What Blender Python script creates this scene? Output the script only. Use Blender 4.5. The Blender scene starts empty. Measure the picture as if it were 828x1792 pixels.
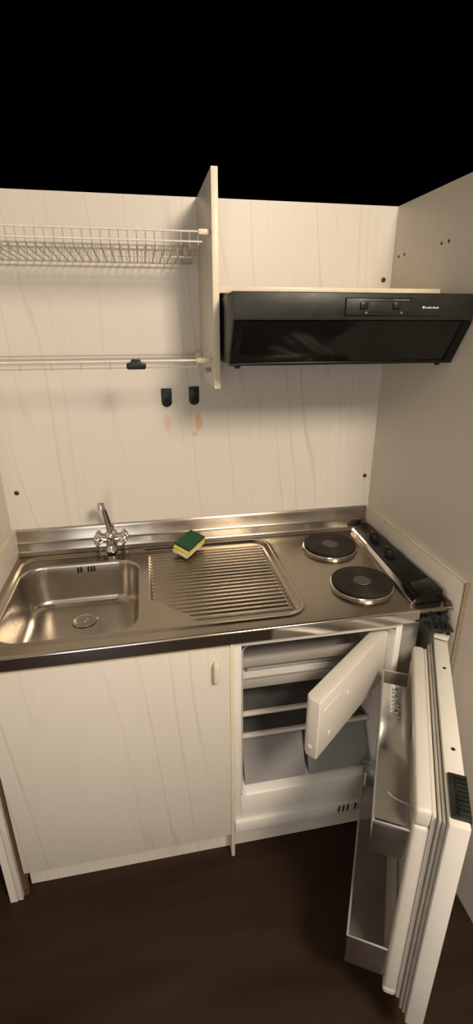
import bpy, bmesh, math, random
from mathutils import Vector, Matrix
random.seed(7)
C = bpy.context.scene.collection
R = math.radians

# ------------------------------------------------------------------ materials
def mat(name, col, rough=.5, metal=0., **kw):
    m = bpy.data.materials.new(name); m.use_nodes = True
    b = m.node_tree.nodes['Principled BSDF']
    b.inputs['Base Color'].default_value = (*col, 1)
    b.inputs['Roughness'].default_value = rough
    b.inputs['Metallic'].default_value = metal
    for k, v in kw.items(): b.inputs[k.replace('_', ' ')].default_value = v
    return m

def noisy(m, scale=(40, 40, 40), amt=.08, rough_amt=.1, nscale=1., detail=4):
    """slight mottling of colour and gloss"""
    nt = m.node_tree; b = nt.nodes['Principled BSDF']
    tc = nt.nodes.new('ShaderNodeTexCoord'); mp = nt.nodes.new('ShaderNodeMapping')
    mp.inputs['Scale'].default_value = scale
    nz = nt.nodes.new('ShaderNodeTexNoise'); nz.inputs['Scale'].default_value = nscale; nz.inputs['Detail'].default_value = detail
    nt.links.new(tc.outputs['Object'], mp.inputs['Vector']); nt.links.new(mp.outputs[0], nz.inputs['Vector'])
    base = b.inputs['Base Color'].default_value[:3]; r0 = b.inputs['Roughness'].default_value
    cr = nt.nodes.new('ShaderNodeMapRange')
    cr.inputs['From Min'].default_value = .3; cr.inputs['From Max'].default_value = .7
    cr.inputs['To Min'].default_value = 1 - amt; cr.inputs['To Max'].default_value = 1 + amt
    nt.links.new(nz.outputs['Fac'], cr.inputs['Value'])
    mx = nt.nodes.new('ShaderNodeVectorMath'); mx.operation = 'SCALE'; mx.inputs[0].default_value = base
    nt.links.new(cr.outputs[0], mx.inputs['Scale']); nt.links.new(mx.outputs[0], b.inputs['Base Color'])
    rr = nt.nodes.new('ShaderNodeMapRange')
    rr.inputs['From Min'].default_value = .3; rr.inputs['From Max'].default_value = .7
    rr.inputs['To Min'].default_value = max(0.02, r0 - rough_amt); rr.inputs['To Max'].default_value = r0 + rough_amt
    nt.links.new(nz.outputs['Fac'], rr.inputs['Value']); nt.links.new(rr.outputs[0], b.inputs['Roughness'])
    return m

def laminate(name, base, line, rough=.42, seed=0., stains=False, k=.33):
    """white-washed ash laminate with vertical grain"""
    m = bpy.data.materials.new(name); m.use_nodes = True
    nt = m.node_tree; b = nt.nodes['Principled BSDF']; N = nt.nodes.new; L = nt.links.new
    b.inputs['Roughness'].default_value = rough
    tc = N('ShaderNodeTexCoord')
    def mapped(sc, off=(0, 0, 0)):
        mp = N('ShaderNodeMapping'); mp.inputs['Scale'].default_value = sc
        mp.inputs['Location'].default_value = (off[0] + seed, off[1] + seed * 1.7, off[2])
        L(tc.outputs['Object'], mp.inputs['Vector']); return mp.outputs[0]
    fine = N('ShaderNodeTexNoise'); fine.inputs['Scale'].default_value = 1; fine.inputs['Detail'].default_value = 3
    L(mapped((130, 130, 3.5)), fine.inputs['Vector'])
    wv = N('ShaderNodeTexWave'); wv.wave_type = 'BANDS'; wv.bands_direction = 'DIAGONAL'
    wv.inputs['Scale'].default_value = 1.; wv.inputs['Distortion'].default_value = 13
    wv.inputs['Detail'].default_value = 2; wv.inputs['Detail Scale'].default_value = .6
    L(mapped((11, 11, .8)), wv.inputs['Vector'])
    thin = N('ShaderNodeMapRange'); thin.inputs['From Min'].default_value = .95; thin.inputs['From Max'].default_value = 1.
    L(wv.outputs['Fac'], thin.inputs['Value'])
    mask = N('ShaderNodeTexNoise'); mask.inputs['Scale'].default_value = 1; mask.inputs['Detail'].default_value = 1
    L(mapped((6, 6, .5), (3, 1, 5)), mask.inputs['Vector'])
    mk = N('ShaderNodeMapRange'); mk.inputs['From Min'].default_value = .42; mk.inputs['From Max'].default_value = .60
    L(mask.outputs['Fac'], mk.inputs['Value'])
    mul = N('ShaderNodeMath'); mul.operation = 'MULTIPLY'; L(thin.outputs[0], mul.inputs[0]); L(mk.outputs[0], mul.inputs[1])
    fr = N('ShaderNodeMapRange'); fr.inputs['From Min'].default_value = .35; fr.inputs['From Max'].default_value = .75
    fr.inputs['To Min'].default_value = 0; fr.inputs['To Max'].default_value = .10
    L(fine.outputs['Fac'], fr.inputs['Value'])
    add = N('ShaderNodeMath'); add.operation = 'MULTIPLY_ADD'; add.inputs[1].default_value = k
    L(mul.outputs[0], add.inputs[0]); L(fr.outputs[0], add.inputs[2])
    mix = N('ShaderNodeMix'); mix.data_type = 'RGBA'
    mix.inputs['A'].default_value = (*base, 1); mix.inputs['B'].default_value = (*line, 1)
    L(add.outputs[0], mix.inputs['Factor'])
    out = mix.outputs['Result']
    if stains:      # marks of torn-off adhesive under the two hooks
        for (cx, cz, rx, rz, col, amt) in ((.541, 1.317, .014, .027, (.70, .42, .33), .55), (.646, 1.318, .014, .034, (.62, .42, .18), .8),
                                         (.632, 1.277, .010, .008, (.40, .36, .30), .5), (.628, 1.31, .012, .03, (.80, .62, .45), .45)):
            mp = N('ShaderNodeMapping'); mp.vector_type = 'TEXTURE'
            mp.inputs['Location'].default_value = (cx, 0, cz); mp.inputs['Scale'].default_value = (rx, 1, rz)
            L(tc.outputs['Object'], mp.inputs['Vector'])
            ln = N('ShaderNodeVectorMath'); ln.operation = 'LENGTH'; L(mp.outputs[0], ln.inputs[0])
            nz = N('ShaderNodeTexNoise'); nz.inputs['Scale'].default_value = 110; L(tc.outputs['Object'], nz.inputs['Vector'])
            s = N('ShaderNodeMath'); s.operation = 'ADD'; L(ln.outputs['Value'], s.inputs[0]); L(nz.outputs['Fac'], s.inputs[1])
            r = N('ShaderNodeMapRange'); r.inputs['From Min'].default_value = 1.6; r.inputs['From Max'].default_value = 1.15
            r.inputs['To Max'].default_value = amt
            L(s.outputs[0], r.inputs['Value'])
            mm = N('ShaderNodeMix'); mm.data_type = 'RGBA'; mm.inputs['B'].default_value = (*col, 1)
            L(r.outputs[0], mm.inputs['Factor']); L(out, mm.inputs['A']); out = mm.outputs['Result']
    L(out, b.inputs['Base Color'])
    return m

def clear_plastic(name, tint=(.9, .9, .9), opacity=.14, rough=.12, body=(.62, .6, .57)):
    m = bpy.data.materials.new(name); m.use_nodes = True
    nt = m.node_tree; nt.nodes.clear(); N = nt.nodes.new; L = nt.links.new
    o = N('ShaderNodeOutputMaterial'); t = N('ShaderNodeBsdfTransparent'); t.inputs['Color'].default_value = (*tint, 1)
    g = N('ShaderNodeBsdfGlossy'); g.inputs['Roughness'].default_value = rough
    d = N('ShaderNodeBsdfDiffuse'); d.inputs['Color'].default_value = (*body, 1)
    f = N('ShaderNodeFresnel'); f.inputs['IOR'].default_value = 1.45
    m1 = N('ShaderNodeMixShader'); m1.inputs['Fac'].default_value = opacity; L(t.outputs[0], m1.inputs[1]); L(d.outputs[0], m1.inputs[2])
    m2 = N('ShaderNodeMixShader'); L(f.outputs[0], m2.inputs['Fac']); L(m1.outputs[0], m2.inputs[1]); L(g.outputs[0], m2.inputs[2])
    L(m2.outputs[0], o.inputs['Surface'])
    return m

def steel(name, col, rough, aniso=.0, scale=(4, 30, 30), amt=.05):
    """satin steel; brushed finishes smear reflections across the brushing direction (x)"""
    m = mat(name, col, rough, 1.)
    noisy(m, scale, amt, amt * .5, 1., 3)
    nt = m.node_tree; b = nt.nodes['Principled BSDF']
    if aniso:
        b.inputs['Anisotropic'].default_value = aniso
        t = nt.nodes.new('ShaderNodeCombineXYZ'); t.inputs[1].default_value = .7071; t.inputs[2].default_value = .7071
        nt.links.new(t.outputs[0], b.inputs['Tangent'])
    return m

LAM = (.70, .655, .585); LINE = (.44, .385, .31)
M = dict(
    back=laminate('back_laminate', LAM, LINE, stains=True),
    side=laminate('side_laminate', LAM, LINE, seed=4.3, k=.22),
    door=laminate('door_laminate', LAM, LINE, seed=9.1),
    cream=noisy(mat('cream_edging', (.74, .66, .50), .4), amt=.04),
    ledge=noisy(mat('yellowed_edging', (.63, .555, .43), .45), (12, 12, 12), .1),
    wall=noisy(mat('room_paint', (.74, .68, .60), .8), (3, 3, 3), .04),
    ceiling=noisy(mat('ceiling_paint', (.82, .78, .72), .8), (3, 3, 3), .03),
    floor=noisy(mat('dark_brown_floor', (.026, .0135, .007), .55, 0, Specular_IOR_Level=.2), (2, 14, 2), .3),
    tan=noisy(mat('shaded_tan_edge', (.30, .235, .155), .7), (60, 60, 60), .2),  # raw board tone, darkened to carry the shade on this edge
    gap_bead=noisy(mat('gap_shade_and_bead', (.10, .05, .025), .8), (90, 90, 90), .25),  # dark brown for the painted gap shade and the sealing bead
    steel=steel('brushed_steel', (.345, .30, .24), .22, .35),
    upstand=steel('brushed_upstand', (.40, .355, .30), .26, .85),
    basin=steel('basin_steel', (.52, .475, .42), .27, 0, (8, 8, 8), .015),
    edge=steel('polished_steel', (.66, .63, .6), .13, 0, (5, 5, 20), .04),
    chrome=mat('chrome', (.8, .8, .8), .07, 1.),
    ring=mat('bright_ring', (.75, .70, .63), .2, 1.),
    iron=noisy(mat('cast_iron', (.018, .0135, .010), .55, 0, Specular_IOR_Level=.28), (30, 30, 30), .3),
    iron2=noisy(mat('cast_iron_disc', (.10, .085, .07), .45, .4), (50, 50, 50), .2),
    black=noisy(mat('black_enamel', (.006, .006, .0055), .30, 0, Specular_IOR_Level=.25), (40, 40, 40), .15, .06),
    fascia=noisy(mat('hood_black_paint', (.017, .0175, .014), .42, 0, Specular_IOR_Level=.32), (30, 30, 30), .12, .06),
    visor=mat('smoked_glass_visor', (.006, .006, .005), .11, 0, Specular_IOR_Level=.4),
    grey_print=mat('grey_print', (.33, .32, .29), .5),
    white_print=mat('white_print', (.62, .6, .55), .5),
    plastic_black=noisy(mat('black_plastic', (.010, .011, .012), .42, 0, Specular_IOR_Level=.3), (60, 60, 60), .1),
    white=noisy(mat('white_plastic', (.70, .66, .595), .36), (6, 6, 6), .03),
    whitemetal=noisy(mat('white_enamel', (.78, .75, .69), .32), (6, 6, 6), .03),
    grey_liner=noisy(mat('grey_liner', (.36, .335, .305), .45), (5, 5, 5), .03),
    liner=noisy(mat('fridge_liner', (.76, .74, .71), .42), (5, 5, 5), .03),
    shade=noisy(mat('grey_plastic', (.22, .22, .22), .4), (9, 9, 9), .08),
    gasket=noisy(mat('gasket_rubber', (.40, .37, .32), .6), (20, 20, 20), .1),
    wire=noisy(mat('white_coated_wire', (.74, .70, .63), .35), (30, 30, 30), .06),
    wire_grey=noisy(mat('grey_coated_wire', (.43, .40, .345), .4), (30, 30, 30), .08),
    dark=noisy(mat('dark_metal', (.035, .038, .034), .45, .5), (50, 50, 50), .3),
    cable=mat('black_cable', (.008, .009, .008), .45),
    hole=mat('dark_recess', (.012, .009, .006), .9),
    cap=mat('brown_cap', (.035, .018, .010), .5),
    foam=noisy(mat('yellow_foam', (.78, .58, .10), .9), (180, 180, 180), .16),
    pale=noisy(mat('pale_worn_foam', (.74, .66, .50), .9), (150, 150, 150), .14),
    green=noisy(mat('green_scourer', (.018, .075, .035), .95), (220, 220, 220), .4),
    bracket=mat('grey_zinc', (.33, .33, .33), .4, .7),
    glass=clear_plastic('shelf_glass', (.92, .94, .93), .2, .04),
    clear=clear_plastic('clear_bin', (.82, .80, .77), .22, .2, (.42, .40, .37)),
    emboss=clear_plastic('embossed_plastic', (.9, .9, .9), .5, .1),
    smoke=clear_plastic('smoked_crisper', (.55, .55, .56), .5, .2, (.50, .49, .48)),
    frost=noisy(mat('frost_tray', (.42, .40, .38), .5), (14, 14, 14), .06),
)

# ------------------------------------------------------------------ mesh builder
class MB:
    def __init__(s): s.bm = bmesh.new()
    def _merge(s, b):
        me = bpy.data.meshes.new('tmp'); b.to_mesh(me); b.free(); s.bm.from_mesh(me); bpy.data.meshes.remove(me)
    def box(s, x0, x1, y0, y1, z0, z1, bev=0., seg=2, mtx=None):
        b = bmesh.new(); bmesh.ops.create_cube(b, size=1)
        for v in b.verts:
            v.co = Vector(((x0 + x1) / 2 + v.co.x * (x1 - x0), (y0 + y1) / 2 + v.co.y * (y1 - y0), (z0 + z1) / 2 + v.co.z * (z1 - z0)))
        if bev: bmesh.ops.bevel(b, geom=b.edges[:], offset=bev, segments=seg, affect='EDGES', profile=.5)
        if mtx: bmesh.ops.transform(b, matrix=mtx, verts=b.verts)
        s._merge(b); return s
    def prism(s, pts, axis, a0, a1, bev=0., mtx=None):
        """extrude a 2D outline along axis; pts are the two other coordinates in xyz order"""
        b = bmesh.new()
        def P(p, a): return Vector({'x': (a, p[0], p[1]), 'y': (p[0], a, p[1]), 'z': (p[0], p[1], a)}[axis])
        A = [b.verts.new(P(p, a0)) for p in pts]; B = [b.verts.new(P(p, a1)) for p in pts]
        b.faces.new(A); b.faces.new(B[::-1]); n = len(pts)
        for i in range(n): b.faces.new((A[i], B[i], B[(i + 1) % n], A[(i + 1) % n]))
        bmesh.ops.recalc_face_normals(b, faces=b.faces)
        if bev: bmesh.ops.bevel(b, geom=b.edges[:], offset=bev, segments=2, affect='EDGES', profile=.5)
        if mtx: bmesh.ops.transform(b, matrix=mtx, verts=b.verts)
        s._merge(b); return s
    def tube(s, pts, r, n=8, caps=True):
        pts = [Vector(p) for p in pts]; b = bmesh.new(); rings = []
        rs = r if isinstance(r, (list, tuple)) else [r] * len(pts)
        ref = None
        for i, p in enumerate(pts):
            t = (pts[min(i + 1, len(pts) - 1)] - pts[max(i - 1, 0)]).normalized()
            if ref is None:
                ref = t.orthogonal().normalized()
            ref = (ref - t * ref.dot(t)).normalized(); q = t.cross(ref)
            rings.append([b.verts.new(p + (ref * math.cos(2 * math.pi * k / n) + q * math.sin(2 * math.pi * k / n)) * rs[i]) for k in range(n)])
        for a, c in zip(rings, rings[1:]):
            for k in range(n): b.faces.new((a[k], a[(k + 1) % n], c[(k + 1) % n], c[k]))
        if caps: b.faces.new(rings[0][::-1]); b.faces.new(rings[-1])
        bmesh.ops.recalc_face_normals(b, faces=b.faces)
        s._merge(b); return s
    def lathe(s, c, prof, n=40, mtx=None):
        """profile of (radius, height) about the z axis through c"""
        b = bmesh.new(); rings = []
        for (r, z) in prof:
            if r < 1e-6: rings.append([b.verts.new((0, 0, z))])
            else: rings.append([b.verts.new((r * math.cos(2 * math.pi * k / n), r * math.sin(2 * math.pi * k / n), z)) for k in range(n)])
        for a, d in zip(rings, rings[1:]):
            for k in range(n):
                k2 = (k + 1) % n
                if len(a) == 1 and len(d) == 1: continue
                if len(a) == 1: b.faces.new((a[0], d[k], d[k2]))
                elif len(d) == 1: b.faces.new((a[k], a[k2], d[0]))
                else: b.faces.new((a[k], a[k2], d[k2], d[k]))
        bmesh.ops.recalc_face_normals(b, faces=b.faces)
        bmesh.ops.transform(b, matrix=Matrix.Translation(c) @ (mtx or Matrix()), verts=b.verts)
        s._merge(b); return s
    def loft(s, loops, cap=False):
        b = bmesh.new(); rings = [[b.verts.new(p) for p in l] for l in loops]
        for a, c in zip(rings, rings[1:]):
            n = len(a)
            for k in range(n): b.faces.new((a[k], a[(k + 1) % n], c[(k + 1) % n], c[k]))
        if cap: b.faces.new(rings[-1])
        s._merge(b); return s
    def grid(s, rows):
        b = bmesh.new(); V = [[b.verts.new(p) for p in r] for r in rows]
        for a, c in zip(V, V[1:]):
            for k in range(len(a) - 1): b.faces.new((a[k], a[k + 1], c[k + 1], c[k]))
        s._merge(b); return s
    def build(s, name, material, parent=None, smooth=40, **props):
        base = Vector((0, 0, 0)); p = parent
        while p: base += p.location; p = p.parent
        for v in s.bm.verts: v.co -= base
        me = bpy.data.meshes.new(name); s.bm.to_mesh(me); s.bm.free()
        me.materials.append(material)
        for f in me.polygons: f.use_smooth = True
        me.set_sharp_from_angle(angle=R(smooth))
        o = bpy.data.objects.new(name, me); C.objects.link(o)
        if parent: o.parent = parent
        for k, v in props.items(): o[k] = v
        return o

def tag(o, label, cat, group=None):
    o['label'] = label; o['category'] = cat
    if group: o['group'] = group
    return o
def thing(name, loc, label, cat, group=None):
    o = bpy.data.objects.new(name, None); o.empty_display_size = .05; o.location = loc; C.objects.link(o)
    return tag(o, label, cat, group)
def copy_tree(o, loc):
    c = o.copy(); C.objects.link(c); c.location = loc
    for ch in list(o.children):
        d = ch.copy(); C.objects.link(d); d.parent = c
        for g in list(ch.children):
            e = g.copy(); C.objects.link(e); e.parent = d
    return c

# ------------------------------------------------------------------ dimensions
W = 1.304; H = .88; TOP = 1.978
XL = -.012

# ------------------------------------------------------------------ the setting
S = dict(kind='structure')
wb = MB().box(XL - .02, W + .02, 0, .02, 0, TOP).build('wall_back', M['back'], **S)
wl = MB().box(XL - .02, XL, -.60, 0, 0, TOP).build('wall_left', M['side'], **S)
wr = MB().box(W, W + .02, -.95, 0, 0, TOP).build('wall_right', M['side'], **S)
MB().box(-1.3, 2.6, -3.4, .02, -.03, 0).build('floor', M['floor'], **S)
MB().box(-1.3, 2.6, -3.42, -3.4, 0, 2.8).build('wall_rear', M['wall'], **S)
MB().box(-1.32, -1.3, -3.4, -.25, 0, 2.8).build('wall_west', M['wall'], **S)
MB().box(2.6, 2.62, -3.4, -.25, 0, 2.8).build('wall_east', M['wall'], **S)
MB().box(-1.3, 2.6, -3.4, -.85, 2.8, 2.82).build('ceiling', M['ceiling'], **S)
for (x, z) in ((.026, 1.102), (1.279, 1.091), (1.277, 1.767)):
    MB().lathe((x, 0, z), [(0, .003), (.005, .003), (.0075, .0015), (.008, 0)], 20, Matrix.Rotation(R(90), 4, 'X')).build('screw_cap', M['cap'], wb, label='dark brown screw cap')
for (y, z) in ((-.037, 1.832), (-.072, 1.834), (-.273, 1.836), (-.307, 1.837)):
    MB().lathe((W, y, z), [(0, .0008), (.0035, .0008), (.0045, 0)], 16, Matrix.Rotation(R(-90), 4, 'Y')).build('peg_hole', M['hole'], wr, label='dark peg hole')

# ------------------------------------------------------------------ base cabinet
cab = thing('base_cabinet', (.32, -.3, 0), 'low white-washed wood-grain sink cabinet with one closed door, left of the open fridge', 'cabinet')
MB().box(XL + .0005, .004, -.598, -.001, 0, .97, .001).build('side_panel', M['side'], cab)
MB().box(XL + .001, .004, -.60, -.002, .9702, .9722).build('edge_strip', M['ledge'], cab, label='yellowed edge strip on the side panel')
MB().box(.0045, .018, -.585, -.57, 0, .83).build('edge_strip', M['gap_bead'], cab, label='dark brown strip standing in for the shaded gap')  # painted dark strip in place of shade in the gap by the door
MB().box(1.2935, W - .0005, -.628, -.001, 0, .968, .001).build('side_panel', M['side'], cab)
MB().box(1.2925, W - .0008, -.63, -.002, .9682, .9705).build('edge_strip', M['ledge'], cab, label='yellowed edge strip on the side panel')
MB().box(1.2915, 1.3037, -.6345, -.6285, .0, .9705).build('edge_strip', M['tan'], cab, label='brown front edge of the side panel, shade painted in')
MB().box(.648, .659, -.592, -.02, .0, .834, .001).build('divider_panel', M['cream'], cab)
MB().box(.02, .647, -.578, -.56, .10, .12).build('bottom_rail', M['side'], cab)
MB().box(.02, .647, -.58, -.562, .80, .8385).build('top_rail', M['cream'], cab)
MB().box(.02, 1.29, -.555, -.54, 0, .098).build('plinth', M['side'], cab)
dr = MB().box(.021, .6465, -.598, -.581, .112, .829, .0015).build('door', M['door'], cab)
MB().box(.0212, .646, -.5975, -.5812, .8292, .8305).build('edge_strip', M['cream'], dr)
hd = MB()
hd.prism([(.600, .733), (.603, .729), (.612, .729), (.616, .733), (.616, .788), (.612, .793), (.603, .793), (.600, .788)], 'y', -.616, -.5985, .002)
hd.build('handle', M['cream'], dr, label='small cream pull handle')

# ------------------------------------------------------------------ steel worktop with sink
wt = thing('sink_worktop', (.65, -.3, H), 'stainless steel worktop with sink bowl, ribbed draining board and upstand along the back wall', 'worktop')
def sd_rr(x, y, x0, x1, y0, y1, r):
    cx, cy = (x0 + x1) / 2, (y0 + y1) / 2
    qx, qy = abs(x - cx) - (x1 - x0) / 2 + r, abs(y - cy) - (y1 - y0) / 2 + r
    return math.hypot(max(qx, 0), max(qy, 0)) + min(max(qx, qy), 0) - r
def ss(a, b, t):
    t = min(1, max(0, (t - a) / (b - a))); return t * t * (3 - 2 * t)
def height(x, y):
    d = sd_rr(x, y, .027, .868, -.548, -.050, .055)
    z = H - .0075 * ss(.007, -.009, d) + .0018 * math.exp(-((d - .009) / .006) ** 2)
    if x > .43:
        e = max(.445 - x, x - .856, -.514 - y, y + .085, (.507 - x) * .72 + (-.514 - y + .066) * .69 - .002)
        f = ss(0, -.012, e)
        k = .62 - .27 * ss(-.22, -.40, y)
        z += f * (-.0015 + .036 * (y + .09) * .9 + .0026 * k * math.sin(2 * math.pi * (y + .514) / .0205)) + .0012 * math.exp(-((e) / .005) ** 2)
        dx = math.hypot(x - .985, y + .30)
        z -= .0004 * math.exp(-(dx / .12) ** 2)
    return z
NX, NY = 216, 196
ys = [-.597 + (.567) * j / NY for j in range(NY + 1)]
xs = [.437 + (1.2915 - .437) * i / NX for i in range(NX + 1)]
t = MB(); t.grid([[(x, y, height(x, y)) for x in xs] for y in ys])
# around and inside the bowl
outer = [(.437, y) for y in ys]
outer += [(.437 - (.433) * k / 110, -.03) for k in range(1, 111)]
outer += [(.004, -.03 - .567 * k / 110) for k in range(1, 111)]
outer += [(.004 + .433 * k / 110, -.597) for k in range(1, 110)]
BX0, BX1, BY0, BY1 = .034, .416, -.536, -.106
bc = ((BX0 + BX1) / 2, (BY0 + BY1) / 2)
def rim(dx, dy, inset, r):
    lo, hi = 0., .6
    for _ in range(40):
        m = (lo + hi) / 2
        if sd_rr(bc[0] + dx * m, bc[1] + dy * m, BX0 + inset, BX1 - inset, BY0 + inset, BY1 - inset, r) < 0: lo = m
        else: hi = m
    return bc[0] + dx * lo, bc[1] + dy * lo
dirs = []
for (x, y) in outer:
    l = math.hypot(x - bc[0], y - bc[1]); dirs.append(((x - bc[0]) / l, (y - bc[1]) / l))
r0 = [rim(*d, 0, .075) for d in dirs]
loops = []
for k in range(15):
    f = k / 14
    loops.append([(o[0] + (q[0] - o[0]) * f, o[1] + (q[1] - o[1]) * f, height(o[0] + (q[0] - o[0]) * f, o[1] + (q[1] - o[1]) * f)) for o, q in zip(outer, r0)])
t.loft(loops)
t.build('steel_sheet', M['steel'], wt, smooth=60)
bz = height(*r0[10])
bl = [[(q[0], q[1], bz) for q in r0]]
prof = [(.002, -.0007), (.0045, -.003), (.006, -.008), (.008, -.03), (.011, -.06), (.014, -.09), (.018, -.112)]
for a in range(1, 9):
    th = a / 8 * math.pi / 2
    prof.append((.018 + .034 * (1 - math.cos(th)), -.112 - .030 * math.sin(th)))
for inset, dz in prof:
    bl.append([(*rim(*d, inset, max(.03, .075 - inset * .35)), bz + dz) for d in dirs])
for f in (.7, .4, .2):
    bl.append([(bc[0] + (q[0] - bc[0]) * f, bc[1] + (q[1] - bc[1]) * f, bz - .142 - .004 * (1 - f)) for q in bl[len(prof)]])
bs = MB().loft(bl, True).build('sink_bowl', M['basin'], wt, smooth=70)
fz = bz - .1425
MB().lathe((.228, -.235, fz), [(.042, -.001), (.041, .0022), (.036, .003), (.031, .0012), (.026, -.0005), (.012, .0), (.010, .002), (0, .0025)], 48).build('drain', M['basin'], bs)
for x in (.209, .219, .243, .253, .262):
    MB().box(x - .0032, x + .0032, -.1175, -.1120, bz - .030, bz - .011, .0015).build('overflow_slot', M['hole'], bs)
# upstand with a stepped cove, and the folded front edge
up = [(-.030, H), (-.024, .8815), (-.0185, .887), (-.016, .895), (-.0145, .917), (-.0105, .9195), (-.008, .924), (-.007, .958), (-.006, .9665), (-.0035, .9695), (-.001, .9695), (-.001, .9)]
MB().prism(up, 'x', .0045, 1.2915).build('upstand', M['upstand'], wt, smooth=50)
fe = [(-.597, H)]
for a in range(1, 7):
    th = a / 6 * math.pi / 2; fe.append((-.597 - .006 * math.sin(th), H - .006 + .006 * math.cos(th)))
fe += [(-.603, .842), (-.600, .8395), (-.592, .8395), (-.592, .870)]
MB().prism(fe, 'x', .0045, 1.188).build('front_edge', M['edge'], wt, smooth=50)
MB().prism(fe[:7] + [(-.603, .8705), (-.592, .8705)], 'x', 1.1885, 1.2915).build('front_edge', M['steel'], wt, smooth=50)
MB().lathe((1.281, -.588, H), [(.009, 0), (.0095, .006), (.007, .011), (0, .0125)], 20).build('bolt_cap', M['cap'], wt, label='dark brown bolt cap at the front corner')
MB().box(1.2855, 1.2915, -.575, -.03, H, H + .010, .001).build('edge_bead', M['gap_bead'], wt, label='dark sealing bead along the side panel')

# ------------------------------------------------------------------ hotplates
def hotplate():
    o = thing('hotplate', (1.087, -.168, H), 'round black electric hotplate at the back by the upstand', 'hotplate', 'electric hotplates set in the steel worktop')
    c = o.location
    MB().lathe(c, [(.0965, .0), (.0972, .003), (.0955, .0075), (.0925, .009), (.088, .009)], 64).build('spill_ring', M['ring'], o, label='bright steel spill ring')
    pr = [(.086, .008), (.0905, .0095), (.0925, .012), (.0925, .0175), (.0910, .0190)]
    for k in range(4):
        r = .0855 - k * .0125
        pr += [(r + .001, .0190), (r, .0178), (r - .0028, .0178), (r - .0038, .0190)]
    pr += [(.030, .0190), (.0285, .0172)]
    MB().lathe(c, pr + [(.0, .0172)], 64).build('plate', M['iron'], o, smooth=25)
    MB().lathe(c, [(.0278, .0172), (.0265, .0187), (0, .0182)], 40).build('centre_disc', M['iron2'], o)
    return o
hp = hotplate()
h2 = copy_tree(hp, (1.086, -.440, H)); h2['label'] = 'round black electric hotplate at the front beside the control bar'

# ------------------------------------------------------------------ hob control bar
ct = thing('hob_control_bar', (1.24, -.3, H), 'long black control bar with two knobs on the worktop beside the hotplates', 'control panel')
def skew(xa, ya, xb, yb): return [(xa, ya), (xb, yb)]
A0, B0, A1, B1 = (1.222, -.045), (1.286, -.038), (1.177, -.572), (1.278, -.566)
def lerp(a, b, f): return (a[0] + (b[0] - a[0]) * f, a[1] + (b[1] - a[1]) * f)
def hull(q, z0, z1s, bev):
    b = bmesh.new(); lo = [b.verts.new((*p, z0)) for p in q]; hi = [b.verts.new((*p, z)) for p, z in zip(q, z1s)]
    b.faces.new(lo[::-1]); b.faces.new(hi)
    for i in range(4): b.faces.new((lo[i], lo[(i + 1) % 4], hi[(i + 1) % 4], hi[i]))
    bmesh.ops.recalc_face_normals(b, faces=b.faces)
    if bev: bmesh.ops.bevel(b, geom=b.edges[:], offset=bev, segments=2, affect='EDGES', profile=.5)
    m = MB(); m._merge(b); return m
L0, L1 = lerp(A0, B0, .16), lerp(A1, B1, .16)
hull([L0, B0, B1, L1], H + .0005, [H + .020, H + .034, H + .034, H + .020], .003).build('housing', M['black'], ct)
hull([A0, lerp(A0, B0, .14), lerp(A1, B1, .14), A1], H + .0005, [H + .010, H + .018, H + .018, H + .010], .001).build('trim_strip', M['edge'], ct, label='steel trim strip')
E0, E1 = lerp(lerp(A0, A1, .86), lerp(B0, B1, .86), .30), lerp(lerp(A0, A1, .86), lerp(B0, B1, .86), .92)
G0, G1 = lerp(lerp(A0, A1, .985), lerp(B0, B1, .985), .30), lerp(lerp(A0, A1, .985), lerp(B0, B1, .985), .92)
hull([E0, E1, G1, G0], H + .015, [H + .027, H + .0365, H + .0365, H + .027], .002).build('end_plate', M['visor'], ct, label='glossy black end plate')
for f in (.26, .50):
    p = lerp(lerp(A0, A1, f), lerp(B0, B1, f), .55)
    k = MB(); tilt = Matrix.Rotation(R(-10), 4, 'Y')
    k.lathe((*p, H + .0255), [(.021, 0), (.021, .003), (.0175, .005), (.0165, .019), (.0145, .022), (0, .0225)], 32, tilt)
    k.box(-.0045, .0045, -.0155, .0155, .014, .027, .002, mtx=Matrix.Translation((*p, H + .0255)) @ tilt @ Matrix.Rotation(.3, 4, 'Z'))
    kn = k.build('knob', M['plastic_black'], ct)
    MB().box(-.0007, .0007, .004, .0135, .0268, .0275, mtx=Matrix.Translation((*p, H + .0255)) @ tilt @ Matrix.Rotation(.3, 4, 'Z')).build('pointer', M['grey_print'], kn)

# ------------------------------------------------------------------ tap
tp = thing('sink_tap', (.322, -.033, H), 'chrome two-handle mixer tap with short upright spout behind the sink bowl', 'tap')
tx, ty = .320, -.034
b = MB(); b.lathe((tx, ty, H), [(.024, 0), (.0245, .004), (.022, .010), (.0185, .016), (.017, .034), (.0195, .044), (.0195, .060), (.0165, .067), (.012, .071), (0, .072)], 32)
b.tube([(tx - .028, ty, H + .044), (tx + .028, ty, H + .044)], .0135, 20)
b.build('body', M['chrome'], tp)
for s in (-1, 1):
    k = MB(); hz = H + .044
    turn = Matrix.Rotation(R(90 * s), 4, 'Y')
    k.lathe((tx + s * .024, ty, hz), [(.0125, 0), (.0145, .004), (.0145, .010), (.0175, .014), (.0185, .027), (.0155, .032), (.006, .034), (0, .0345)], 28, turn)
    for a in range(4):
        th = R(90 * a + 38)
        d = Vector((0, math.cos(th), math.sin(th)))
        c0 = Vector((tx + s * .0445, ty, hz))
        k.tube([c0 + d * .010, c0 + d * .020, c0 + d * .026, c0 + d * .028], [.0075, .0085, .007, .002], 12)
    kh = k.build('handle', M['chrome'], tp)
    MB().lathe((tx + s * .0582, ty, hz), [(.006, 0), (.005, .0022), (0, .003)], 16, turn).build('cap', M['bracket'], kh)
sp = MB()
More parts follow.
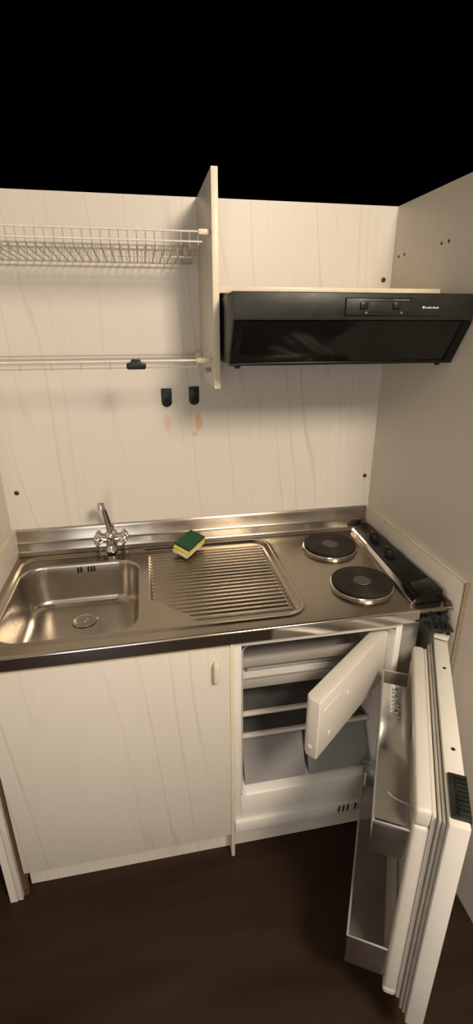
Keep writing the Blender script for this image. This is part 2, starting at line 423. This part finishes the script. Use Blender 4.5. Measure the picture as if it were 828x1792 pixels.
path = [(tx, ty, H + .066), (tx - .001, ty - .004, H + .090), (tx - .004, ty - .018, H + .120), (tx - .008, ty - .034, H + .156), (tx - .011, ty - .047, H + .184), (tx - .0125, ty - .059, H + .197), (tx - .0135, ty - .071, H + .200)]
sp.tube(path, [.0115, .0108, .0102, .0098, .0096, .0095, .0095], 20)
so = sp.build('spout', M['chrome'], tp)
MB().lathe((tx - .0135, ty - .073, H + .209), [(.0, 0), (.010, .0), (.0132, -.003), (.0137, -.026), (.0125, -.029), (.010, -.029), (.009, -.026), (0, -.025)], 24, Matrix.Rotation(R(-22), 4, 'X')).build('aerator', M['chrome'], so)

# ------------------------------------------------------------------ sponge
spg = thing('kitchen_sponge', (.585, -.07, H), 'worn yellow sponge with green scouring pad leaning on the back lip of the steel worktop', 'sponge')
MS = Matrix.Translation((.588, -.086, H + .008)) @ Matrix.Rotation(R(52), 4, 'Z') @ Matrix.Rotation(R(-4), 4, 'Y') @ Matrix.Rotation(R(16), 4, 'X')
def pad(z0, z1, n=14, l=.115, w=.062, r=.009, jit=.0012):
    m = MB(); b = bmesh.new()
    bmesh.ops.create_cube(b, size=1)
    for v in b.verts: v.co = Vector((v.co.x * l, v.co.y * w, (z0 + z1) / 2 + v.co.z * (z1 - z0)))
    bmesh.ops.bevel(b, geom=b.edges[:], offset=min(.004, (z1 - z0) * .35), segments=2, affect='EDGES', profile=.5)
    bmesh.ops.subdivide_edges(b, edges=b.edges[:], cuts=3, use_grid_fill=True)
    for v in b.verts:
        v.co += Vector((random.uniform(-jit, jit), random.uniform(-jit, jit), random.uniform(-jit, jit) * .4))
        v.co.z += .004 * math.sin(v.co.x * 38) * .5
    bmesh.ops.transform(b, matrix=MS, verts=b.verts); m._merge(b); return m
pad(.000, .016).build('worn_base', M['pale'], spg, label='pale worn underside')
pad(.0162, .029).build('foam', M['foam'], spg, label='yellow foam')
pad(.0292, .038, l=.104).build('scourer_pad', M['green'], spg, label='dark green scouring pad')

# ------------------------------------------------------------------ wall cabinet remains
wc = thing('wall_cabinet', (.67, -.15, 1.464), 'open wall cabinet without doors, its upright partition beside the black cooker hood', 'cabinet')
MB().box(.661, .677, -.2985, -.001, 1.464, TOP, .0008).build('partition_panel', M['side'], wc)
MB().box(.6605, .6775, -.3015, -.2985, 1.4635, TOP, .0006).build('edge_strip', M['cream'], wc, label='cream front edge strip')
MB().box(.6775, W - .0008, -.30, -.001, 1.704, 1.720, .0008).build('bottom_panel', M['cream'], wc)
MB().prism([(-.235, 1.503), (-.215, 1.503), (-.212, 1.508), (-.215, 1.514), (-.235, 1.514), (-.238, 1.508)], 'x', .646, .6605, .0015).build('shelf_bracket', M['bracket'], wc, label='small grey metal bracket')

# ------------------------------------------------------------------ cooker hood
hx0, hx1 = .6845, 1.3015
hood = thing('cooker_hood', (.99, -.2, 1.533), 'wide black cooker hood with smoked visor on the right above the hotplates', 'cooker hood')
FY, VY, ZB, ZM, ZT = -.465, -.400, 1.534, 1.637, 1.6975
MB().prism([(-.012, ZT - .002), (FY + .012, ZT - .002), (FY + .012, ZM), (VY + .010, ZB + .008), (VY + .01, ZB), (-.012, ZB)], 'x', hx0 + .001, hx1 - .001, .001).build('body', M['black'], hood)
MB().box(hx0, hx1, FY, FY + .0115, ZM, ZT, .0015).build('fascia', M['fascia'], hood)
MB().box(hx0, hx1, FY + .012, -.02, ZT - .0015, ZT + .0015).build('top_plate', M['black'], hood)
vz = [(FY + .002, ZM - .0015), (FY + .010, ZM - .0015), (VY + .008, ZB + .002), (VY, ZB + .001)]
vs = MB().prism(vz, 'x', hx0 + .004, hx1 - .004, .0008).build('visor', M['visor'], hood, label='smoked glossy pull-down visor')
for x0, x1 in ((hx0 + .0005, hx0 + .022), (hx1 - .026, hx1 - .0005)):
    MB().prism([(FY - .0006, ZM - .001), (FY + .004, ZM - .001), (VY + .002, ZB + .0005), (VY - .0026, ZB + .0005)], 'x', x0, x1, .0006).build('visor_edge', M['black'], vs)
MB().box(hx0, hx1, VY - .003, VY + .010, ZB - .004, ZB + .0035, .001).build('lower_rail', M['black'], hood)
for x in (.706, 1.262):
    MB().lathe((x, VY + .004, ZB - .004), [(.0, -.006), (.006, -.006), (.008, -.003), (.008, 0)], 16).build('latch', M['plastic_black'], hood)
# switch panel: outlined recess, two sliders, scale marks, name plate
X0, X1 = .957, 1.150
sw = MB().box(X0, X1, FY - .0012, FY + .0005, 1.6485, 1.6855, .0005).build('switch_panel', M['fascia'], hood)
m = MB()
m.box(X0 - .002, X0 + .001, FY - .0018, FY, 1.6465, 1.687); m.box(X0 - .002, X1 + .06, FY - .0018, FY, 1.6465, 1.648); m.box(X0 - .002, X1 - .02, FY - .0018, FY, 1.6858, 1.687)
m.box(X0 + .04, X1 - .005, FY - .0016, FY, 1.6545, 1.6555); m.box(X0 + .04, X1 - .005, FY - .0016, FY, 1.6785, 1.6795)
m.build('outline', M['visor'], sw)
for x in (1.003, 1.088):
    MB().box(x - .010, x + .010, FY - .0065, FY - .001, 1.662, 1.6775, .0015).build('slider', M['plastic_black'], sw)
for x in (1.010, 1.102):
    mk = MB(); mk.box(x - .0035, x + .0035, FY - .0021, FY - .0017, 1.6535, 1.6545); mk.box(x - .0006, x + .0006, FY - .0022, FY - .0017, 1.651, 1.657)
    mk.build('setting_mark', M['grey_print'], sw)
mk = MB()
for i in range(9): mk.box(1.080 + i * .0045, 1.0825 + i * .0045, FY - .0021, FY - .0011, 1.6815, 1.6835)
mk.build('scale_marks', M['grey_print'], sw)
lg = MB(); lg.box(1.158, 1.1635, FY - .0012, FY - .0002, 1.6635, 1.669, .0004)
for i, w_ in enumerate((.0022, .0018, .0024, .002, .0012, .0024, .0022, .0018, .0024)):
    x = 1.166 + i * .0039; lg.box(x, x + w_ + .0008, FY - .0012, FY - .0002, 1.6637 + .0004 * (i % 2), 1.6678 - .0006 * ((i + 1) % 3))
lg.build('name_plate', M['white_print'], hood, label='small white lettering')

# ------------------------------------------------------------------ dish rack and glass rack
rk = thing('dish_rack', (.32, -.15, 1.80), 'white wire plate rack with many cross wires, at the top of the open cabinet', 'dish rack')
x0, x1 = XL + .001, .640
for (y, z) in ((-.270, 1.846), (-.272, 1.823), (-.025, 1.846), (-.028, 1.800)):
    MB().tube([(x0, y, z), (x1, y, z)], .0024, 10).build('rail', M['wire' if y < -.1 else 'wire_grey'], rk)
cw = MB(); n = 30
for i in range(n):
    x = x0 + .01 + (x1 - x0 - .02) * i / (n - 1)
    cw.tube([(x, -.270, 1.848), (x, -.271, 1.815), (x, -.262, 1.806), (x, -.20, 1.802), (x, -.10, 1.802), (x, -.034, 1.800), (x, -.027, 1.806), (x, -.025, 1.848)], .0015, 6)
cw.build('cross_wires', M['wire_grey'], rk)
dv = MB()
for i in range(n):
    x = x0 + .01 + (x1 - x0 - .02) * i / (n - 1)
    dv.tube([(x, -.150, 1.802), (x, -.152, 1.826), (x, -.146, 1.829), (x, -.140, 1.826), (x, -.138, 1.802)], .0013, 6)
dv.build('plate_dividers', M['wire_grey'], rk)
MB().tube([(x0, -.145, 1.803), (x1, -.145, 1.803)], .002, 10).build('rail', M['wire'], rk)
for y in (-.270, -.026):
    MB().box(x1 - .010, .6603, y - .008, y + .006, 1.838, 1.852, .003).build('end_clip', M['cream'], rk, label='cream end clip')
gr = thing('glass_rack', (.32, -.15, 1.52), 'slim white wire shelf frame carrying a black clip, below the plate rack', 'rack')
for (y, z, r, x2) in ((-.250, 1.536, .0034, .632), (-.252, 1.519, .0014, .620), (-.025, 1.540, .0016, .655), (-.030, 1.527, .0014, .655)):
    MB().tube([(x0, y, z), (x2, y, z)], r, 10).build('rail', M['wire' if r > .003 else 'wire_grey'], gr)
for x in (.155, .233, .310, .385, .545):
    MB().tube([(x, -.251, 1.536), (x, -.252, 1.514)], .0015, 8).build('post', M['wire_grey'], gr)
for x in (x0 + .02, .6195):
    MB().tube([(x, -.250, 1.534), (x, -.252, 1.519), (x, -.235, 1.522), (x, -.04, 1.527), (x, -.026, 1.531), (x, -.025, 1.540)], .0016, 8).build('side_wire', M['wire_grey'], gr)
MB().box(.618, .6603, -.257, -.243, 1.529, 1.543, .003).build('end_clip', M['cream'], gr, label='cream end clip')
MB().box(.640, .6603, -.035, -.018, 1.531, 1.546, .003).build('end_clip', M['cream'], gr, label='cream end clip')
cl = MB()
cl.prism([(.428, 1.519), (.431, 1.515), (.477, 1.515), (.480, 1.519), (.480, 1.5305), (.470, 1.5325), (.465, 1.5362), (.441, 1.5362), (.436, 1.5325), (.428, 1.5305)], 'y', -.262, -.2545, .0012)
cl.box(.442, .466, -.2600, -.2455, 1.5390, 1.5412, .0008); cl.box(.442, .466, -.2615, -.2560, 1.533, 1.5412, .0008); cl.box(.442, .466, -.2464, -.2442, 1.531, 1.5412, .0008)
tag(cl.build('clip', M['plastic_black']), 'small black plastic clip gripping the wire shelf frame', 'clip')

# ------------------------------------------------------------------ two wall hooks
def hook(x, z):
    o = thing('wall_hook', (x, 0, z), 'left of the two black rounded adhesive hooks, above the pinkish glue mark', 'hook', 'adhesive hooks on the back wall')
    w = .0168
    pts = [(-w, .0305), (w, .0305), (w, -.013)] + [(w * math.cos(a), -.013 - .0165 * math.sin(a)) for a in [math.pi * k / 12 for k in range(1, 12)]] + [(-w, -.013)]
    MB().prism([(x + p[0], z + p[1]) for p in pts], 'y', -.007, -.0005, .0015).build('back_plate', M['plastic_black'], o)
    MB().tube([(x, -.0065, z - .006), (x, -.014, z - .016), (x, -.021, z - .019), (x, -.026, z - .014), (x, -.027, z - .005)], [.006, .0055, .005, .0045, .0035], 12).build('hook_arm', M['plastic_black'], o)
    return o
hk = hook(.543, 1.403)
hk2 = copy_tree(hk, (.634, 0, 1.407)); hk2['label'] = 'right of the two black rounded adhesive hooks, above the brownish glue mark'

# ------------------------------------------------------------------ fridge
fr = thing('fridge', (.95, -.3, 0), 'small white built-in fridge standing open under the worktop, right of the sink cabinet', 'fridge')
FX0, FX1, FF = .6605, 1.156, -.580
LX0, LX1, LZ0, LZ1, LB = .688, 1.130, .258, .808, -.12
bd = MB()
bd.box(FX0, LX0 - .006, FF, -.03, .105, .828, .002); bd.box(LX1 + .006, FX1, FF, -.03, .105, .828, .002)
bd.box(LX0 - .006, LX1 + .006, FF, -.03, LZ1 + .006, .828, .002); bd.box(LX0 - .006, LX1 + .006, FF, -.03, .1505, LZ0 - .006, .002)
bd.box(LX0 - .006, LX1 + .006, LB + .002, -.03, .1505, .82)
bd.build('body', M['whitemetal'], fr)
def rrect(x0, x1, z0, z1, r, y, n=6):
    out = []
    for cx, cz, a0 in ((x1 - r, z1 - r, 0), (x0 + r, z1 - r, 90), (x0 + r, z0 + r, 180), (x1 - r, z0 + r, 270)):
        for k in range(n + 1):
            a = R(a0 + 90 * k / n); out.append((cx + r * math.cos(a), y, cz + r * math.sin(a)))
    return out
MB().loft([rrect(LX0 - .0065, LX1 + .0065, LZ0 - .0065, LZ1 + .0065, .02, FF - .001), rrect(LX0, LX1, LZ0, LZ1, .022, FF + .008),
           rrect(LX0 + .006, LX1 - .006, LZ0 + .006, LZ1 - .003, .03, -.42), rrect(LX0 + .012, LX1 - .012, LZ0 + .012, LZ1 - .004, .03, LB - .02), rrect(LX0 + .03, LX1 - .03, LZ0 + .03, LZ1 - .02, .03, LB)], True).build('liner', M['liner'], fr, smooth=50)
MB().box(1.160, 1.245, FF + .055, FF + .07, .105, .838, .0015).build('filler_panel', M['grey_liner'], fr)  # grey colour carries the shade under the worktop
bs_ = MB().box(FX0, 1.245, FF - .012, FF + .02, .105, .150, .004).build('base_rail', M['whitemetal'], fr)
for i in range(5):
    x = 1.010 + i * .0150 + (.012 if i > 2 else 0)
    MB().prism([(x - .0035, .116), (x + .0020, .116), (x + .0045, .143), (x - .0010, .143)], 'y', FF - .0135, FF - .0118).build('vent_slot', M['hole'], bs_)
# freezer compartment
fc = MB().box(LX0 + .006, LX1 - .008, -.515, LB - .03, .628, .640, .002).build('freezer_floor', M['liner'], fr)
MB().box(LX0 + .004, LX1 - .006, -.530, -.516, .622, .652, .004).build('front_trim', M['grey_liner'], fc)
MB().box(LX0 + .004, LX1 - .006, -.520, -.500, .690, .722, .006).build('freezer_frame', M['grey_liner'], fr)
MB().box(LX0 + .03, LX1 - .05, -.49, LB - .04, .655, .664, .002).build('evaporator_tray', M['frost'], fr)
MB().box(.808, .850, -.5315, -.529, .612, .6195, .002).build('catch', M['hole'], fr)
for z, y1 in ((.502, -.505), (.414, -.505)):
    sh = MB().box(LX0 + .008, LX1 - .008, y1 + .008, LB - .03, z - .003, z + .002).build('glass_shelf', M['glass'], fr)
    MB().box(LX0 + .005, LX1 - .005, y1 - .004, y1 + .010, z - .006, z + .007, .003).build('shelf_trim', M['white'], sh, label='white shelf front strip')
for (a, b2) in ((LX0 + .012, .900), (.912, LX1 - .012)):
    c = MB(); z0, z1, y0, y1 = LZ0 + .010, .396, -.495, LB - .05
    c.prism([(y0, z1), (y0 - .002, z1 - .01), (y0 - .062, z0), (y0 - .058, z0), (y0 + .004, z1)], 'x', a, b2)
    c.box(a, b2, y0 - .058, y1, z0, z0 + .003); c.box(a, a + .003, y0 + .01, y1, z0, z1); c.box(b2 - .003, b2, y0 + .01, y1, z0, z1); c.box(a, b2, y1, y1 + .003, z0, z1)
    cr_ = c.build('crisper_drawer', M['smoke'], fr)
    MB().box(a, b2, y0 - .004, y0 + .006, z1 - .002, z1 + .004, .0015).build('drawer_rim', M['shade'], cr_)
# freezer flap, swung open
ux, uy = .781, .6245
FM = Matrix(((ux, uy, 0, .8155), (uy, -ux, 0, -.7935), (0, 0, 1, 0), (0, 0, 0, 1)))   # u along the flap from its free end, v outwards (towards the room)
FM = Matrix(((ux, uy, 0, .800), (uy, -ux, 0, -.7655), (0, 0, 1, 0), (0, 0, 0, 1)))
fl = MB(); fl.prism([(.012, 0), (.406, 0), (.406, .040), (.002, .043), (0, .040), (0, .012)], 'z', .612, .790, .004, mtx=FM)
fo = fl.build('freezer_flap', M['white'], fr)
MB().box(.020, .105, .0425, .0445, .7525, .7555, .0008, mtx=FM).build('grip_line', M['whitemetal'], fo)
MB().lathe((0, 0, 0), [(.006, 0), (.006, .0015), (.004, .003), (0, .003)], 16, FM @ Matrix.Translation((.145, .0425, .728)) @ Matrix.Rotation(R(-90), 4, 'X')).build('latch', M['liner'], fo)
MB().box(.052, .062, .0425, .0450, .652, .664, .001, mtx=FM).build('catch', M['whitemetal'], fo)
MB().box(-.0025, .0, .018, .028, .640, .650, .001, mtx=FM).build('catch', M['whitemetal'], fo)
MB().tube([FM @ Vector((.402, .015, .60)), FM @ Vector((.402, .015, .80))], .006, 12).build('hinge_pin', M['white'], fo)
# main door, swung open
du, dn = (-.488, -.873), (-.873, .488)
DM = Matrix(((du[0], dn[0], 0, 1.279), (du[1], dn[1], 0, -.618), (0, 0, 1, 0), (0, 0, 0, 1)))   # u from the hinge to the free edge, n into the inner side
DZ0, DZ1 = .125, .780
dd = MB(); dd.box(0, .592, 0, .038, DZ0, DZ1, .004, mtx=DM)
do = dd.build('door', M['whitemetal'], fr)
MB().box(.012, .58, .0385, .046, DZ0 + .012, DZ1 - .012, .003, mtx=DM).box(.016, .576, .0465, .0525, DZ0 + .016, DZ1 - .016, .002, mtx=DM).build('gasket', M['gasket'], do)
ln = MB(); ln.box(.03, .565, .053, .062, DZ0 + .03, DZ1 - .022, .003, mtx=DM)
ln.box(.034, .566, .062, .093, DZ1 - .058, DZ1 - .014, .008, 3, mtx=DM)
ln.box(.034, .060, .062, .093, DZ0 + .05, DZ1 - .060, .008, 3, mtx=DM); ln.box(.540, .566, .062, .093, DZ0 + .05, DZ1 - .060, .008, 3, mtx=DM)
ln.box(.034, .566, .062, .093, DZ0 + .03, DZ0 + .06, .008, 3, mtx=DM)
ln.build('door_liner', M['white'], do)
def bin_(z0, z1, n1, u0, u1, lid):
    c = MB(); n0 = .0935
    c.box(u0, u1, n0, n1, z0, z0 + .003, mtx=DM); c.box(u0, u1, n1 - .003, n1, z0, z1, .001, mtx=DM)
    c.box(u0, u0 + .003, n0, n1, z0, z1, .001, mtx=DM); c.box(u1 - .003, u1, n0, n1, z0, z1, .001, mtx=DM)
    o = c.build('door_bin', M['clear'], do, label='clear plastic door bin')
    MB().tube([DM @ Vector(p) for p in ((u0, n0, z1), (u0, n1, z1), (u1, n1, z1), (u1, n0, z1))], .0028, 8).build('bin_rim', M['emboss'], o)
    if lid:
        MB().box(u0 + .06, u1 - .004, n0 + .001, n1 - .001, z1 + .002, z1 + .005, .001, mtx=DM).build('bin_lid', M['clear'], o)
    return o
b1 = bin_(.60, .690, .165, .075, .555, True)
em = MB()
for i, (u, w_) in enumerate(((.15, .010), (.166, .006), (.178, .012), (.197, .006), (.210, .008), (.226, .004), (.238, .010), (.256, .005))):
    em.box(u, u + w_ * .8, .122 - .006 * (i % 2), .140, .6955, .6965, .0003, mtx=DM)
em.build('embossed_marks', M['emboss'], b1)
MB().tube([DM @ Vector((u, n, .697)) for u, n in ((.486, .140), (.495, .130), (.499, .118), (.501, .106), (.505, .096), (.514, .088))], .0016, 8).build('finger_grip', M['emboss'], b1)
b2 = bin_(.20, .30, .185, .050, .555, False)
for u in (.135, .410):
    MB().lathe((0, 0, 0), [(.0045, .0008), (.003, .0006), (0, .0004)], 14, DM @ Matrix.Translation((u, .017, DZ1))).build('screw_hole', M['hole'], do)
bk = MB(); bk.box(.478, .578, -.002, .034, DZ1 - .03, DZ1 + .006, .002, mtx=DM)
for i in range(9): bk.box(.486 + i * .010, .4905 + i * .010, .0, .022, DZ1 + .006, DZ1 + .011, .001, mtx=DM)
bk.build('edge_bracket', M['dark'], do, label='dark ribbed metal bracket')
# broken hinge hardware hanging under the worktop corner
hg = MB()
hg.box(1.190, 1.290, -.585, -.545, .846, .866, .002); hg.box(1.175, 1.262, -.603, -.590, .843, .852, .002)
hg.box(1.232, 1.286, -.600, -.560, .800, .845, .003); hg.tube([(1.262, -.600, .79), (1.262, -.600, .862)], .008, 14)
hg.prism([(1.225, -.61), (1.285, -.63), (1.290, -.60), (1.240, -.57)], 'z', .812, .818, .001)
hi = hg.build('hinge', M['dark'], fr, label='dark metal door hinge')
for k in range(7):
    a = random.uniform(0, 6.28)
    pts = []
    for j in range(9):
        f = j / 8
        pts.append((1.215 + .07 * f + .012 * math.sin(a + 5 * f), -.604 - .012 * math.sin(3 * f + a), .858 - .055 * f + .012 * math.sin(a * 2 + 7 * f)))
    MB().tube(pts, .0026, 8).build('cable', M['cable'], hi)
MB().prism([(1.238, -.608), (1.268, -.634), (1.284, -.620), (1.256, -.592)], 'z', .786, .796, .003).build('hinge_cap', M['white'], hi, label='white plastic hinge cap')

# ------------------------------------------------------------------ lamps, world, camera
def area(name, loc, target, size, power, col, shape='DISK', sy=None):
    l = bpy.data.lights.new(name, 'AREA'); l.shape = shape; l.size = size
    if sy: l.size_y = sy
    l.energy = power; l.color = col
    o = bpy.data.objects.new(name, l); C.objects.link(o); o.location = loc
    o.rotation_euler = (Vector(target) - Vector(loc)).to_track_quat('-Z', 'Y').to_euler()
    return o
area('ceiling_lamp', (1.22, -2.3, 2.76), (.40, -.5, .8), .5, 83, (1, .845, .665), 'RECTANGLE', .9)
area('window_fill', (.05, -3.36, 1.1), (.6, -.3, .8), 0.7, 17, (.93, .94, .95), 'RECTANGLE', 1.9)  # unseen window, stretched tall as added fill reaching into the fridge

w = bpy.data.worlds.new('World'); bpy.context.scene.world = w; w.use_nodes = True
w.node_tree.nodes['Background'].inputs[0].default_value = (0, 0, 0, 1); w.node_tree.nodes['Background'].inputs[1].default_value = 0

yaw, pitch, roll, f = .1887, .3677, -.0019, 840.2
F = Vector((math.sin(yaw) * math.cos(pitch), math.cos(yaw) * math.cos(pitch), -math.sin(pitch)))
Rv = Vector((math.cos(yaw), -math.sin(yaw), 0)); U = Rv.cross(F)
R2 = Rv * math.cos(roll) + U * math.sin(roll); U2 = -Rv * math.sin(roll) + U * math.cos(roll)
cd = bpy.data.cameras.new('camera'); cam = bpy.data.objects.new('camera', cd); C.objects.link(cam)
cam.matrix_world = Matrix(((R2.x, U2.x, -F.x, .4655), (R2.y, U2.y, -F.y, -1.6411), (R2.z, U2.z, -F.z, 1.6219), (0, 0, 0, 1)))
cd.sensor_fit = 'HORIZONTAL'; cd.sensor_width = 36; cd.lens = f / 828 * 36
sc = bpy.context.scene; sc.camera = cam
sc.view_settings.view_transform = 'Standard'; sc.view_settings.look = 'None'; sc.view_settings.gamma = 1
sc.view_settings.use_curve_mapping = False; sc.view_settings.exposure = .27
sc.cycles.max_bounces = 10; sc.cycles.transparent_max_bounces = 16
sc.cycles.sample_clamp_indirect = 6
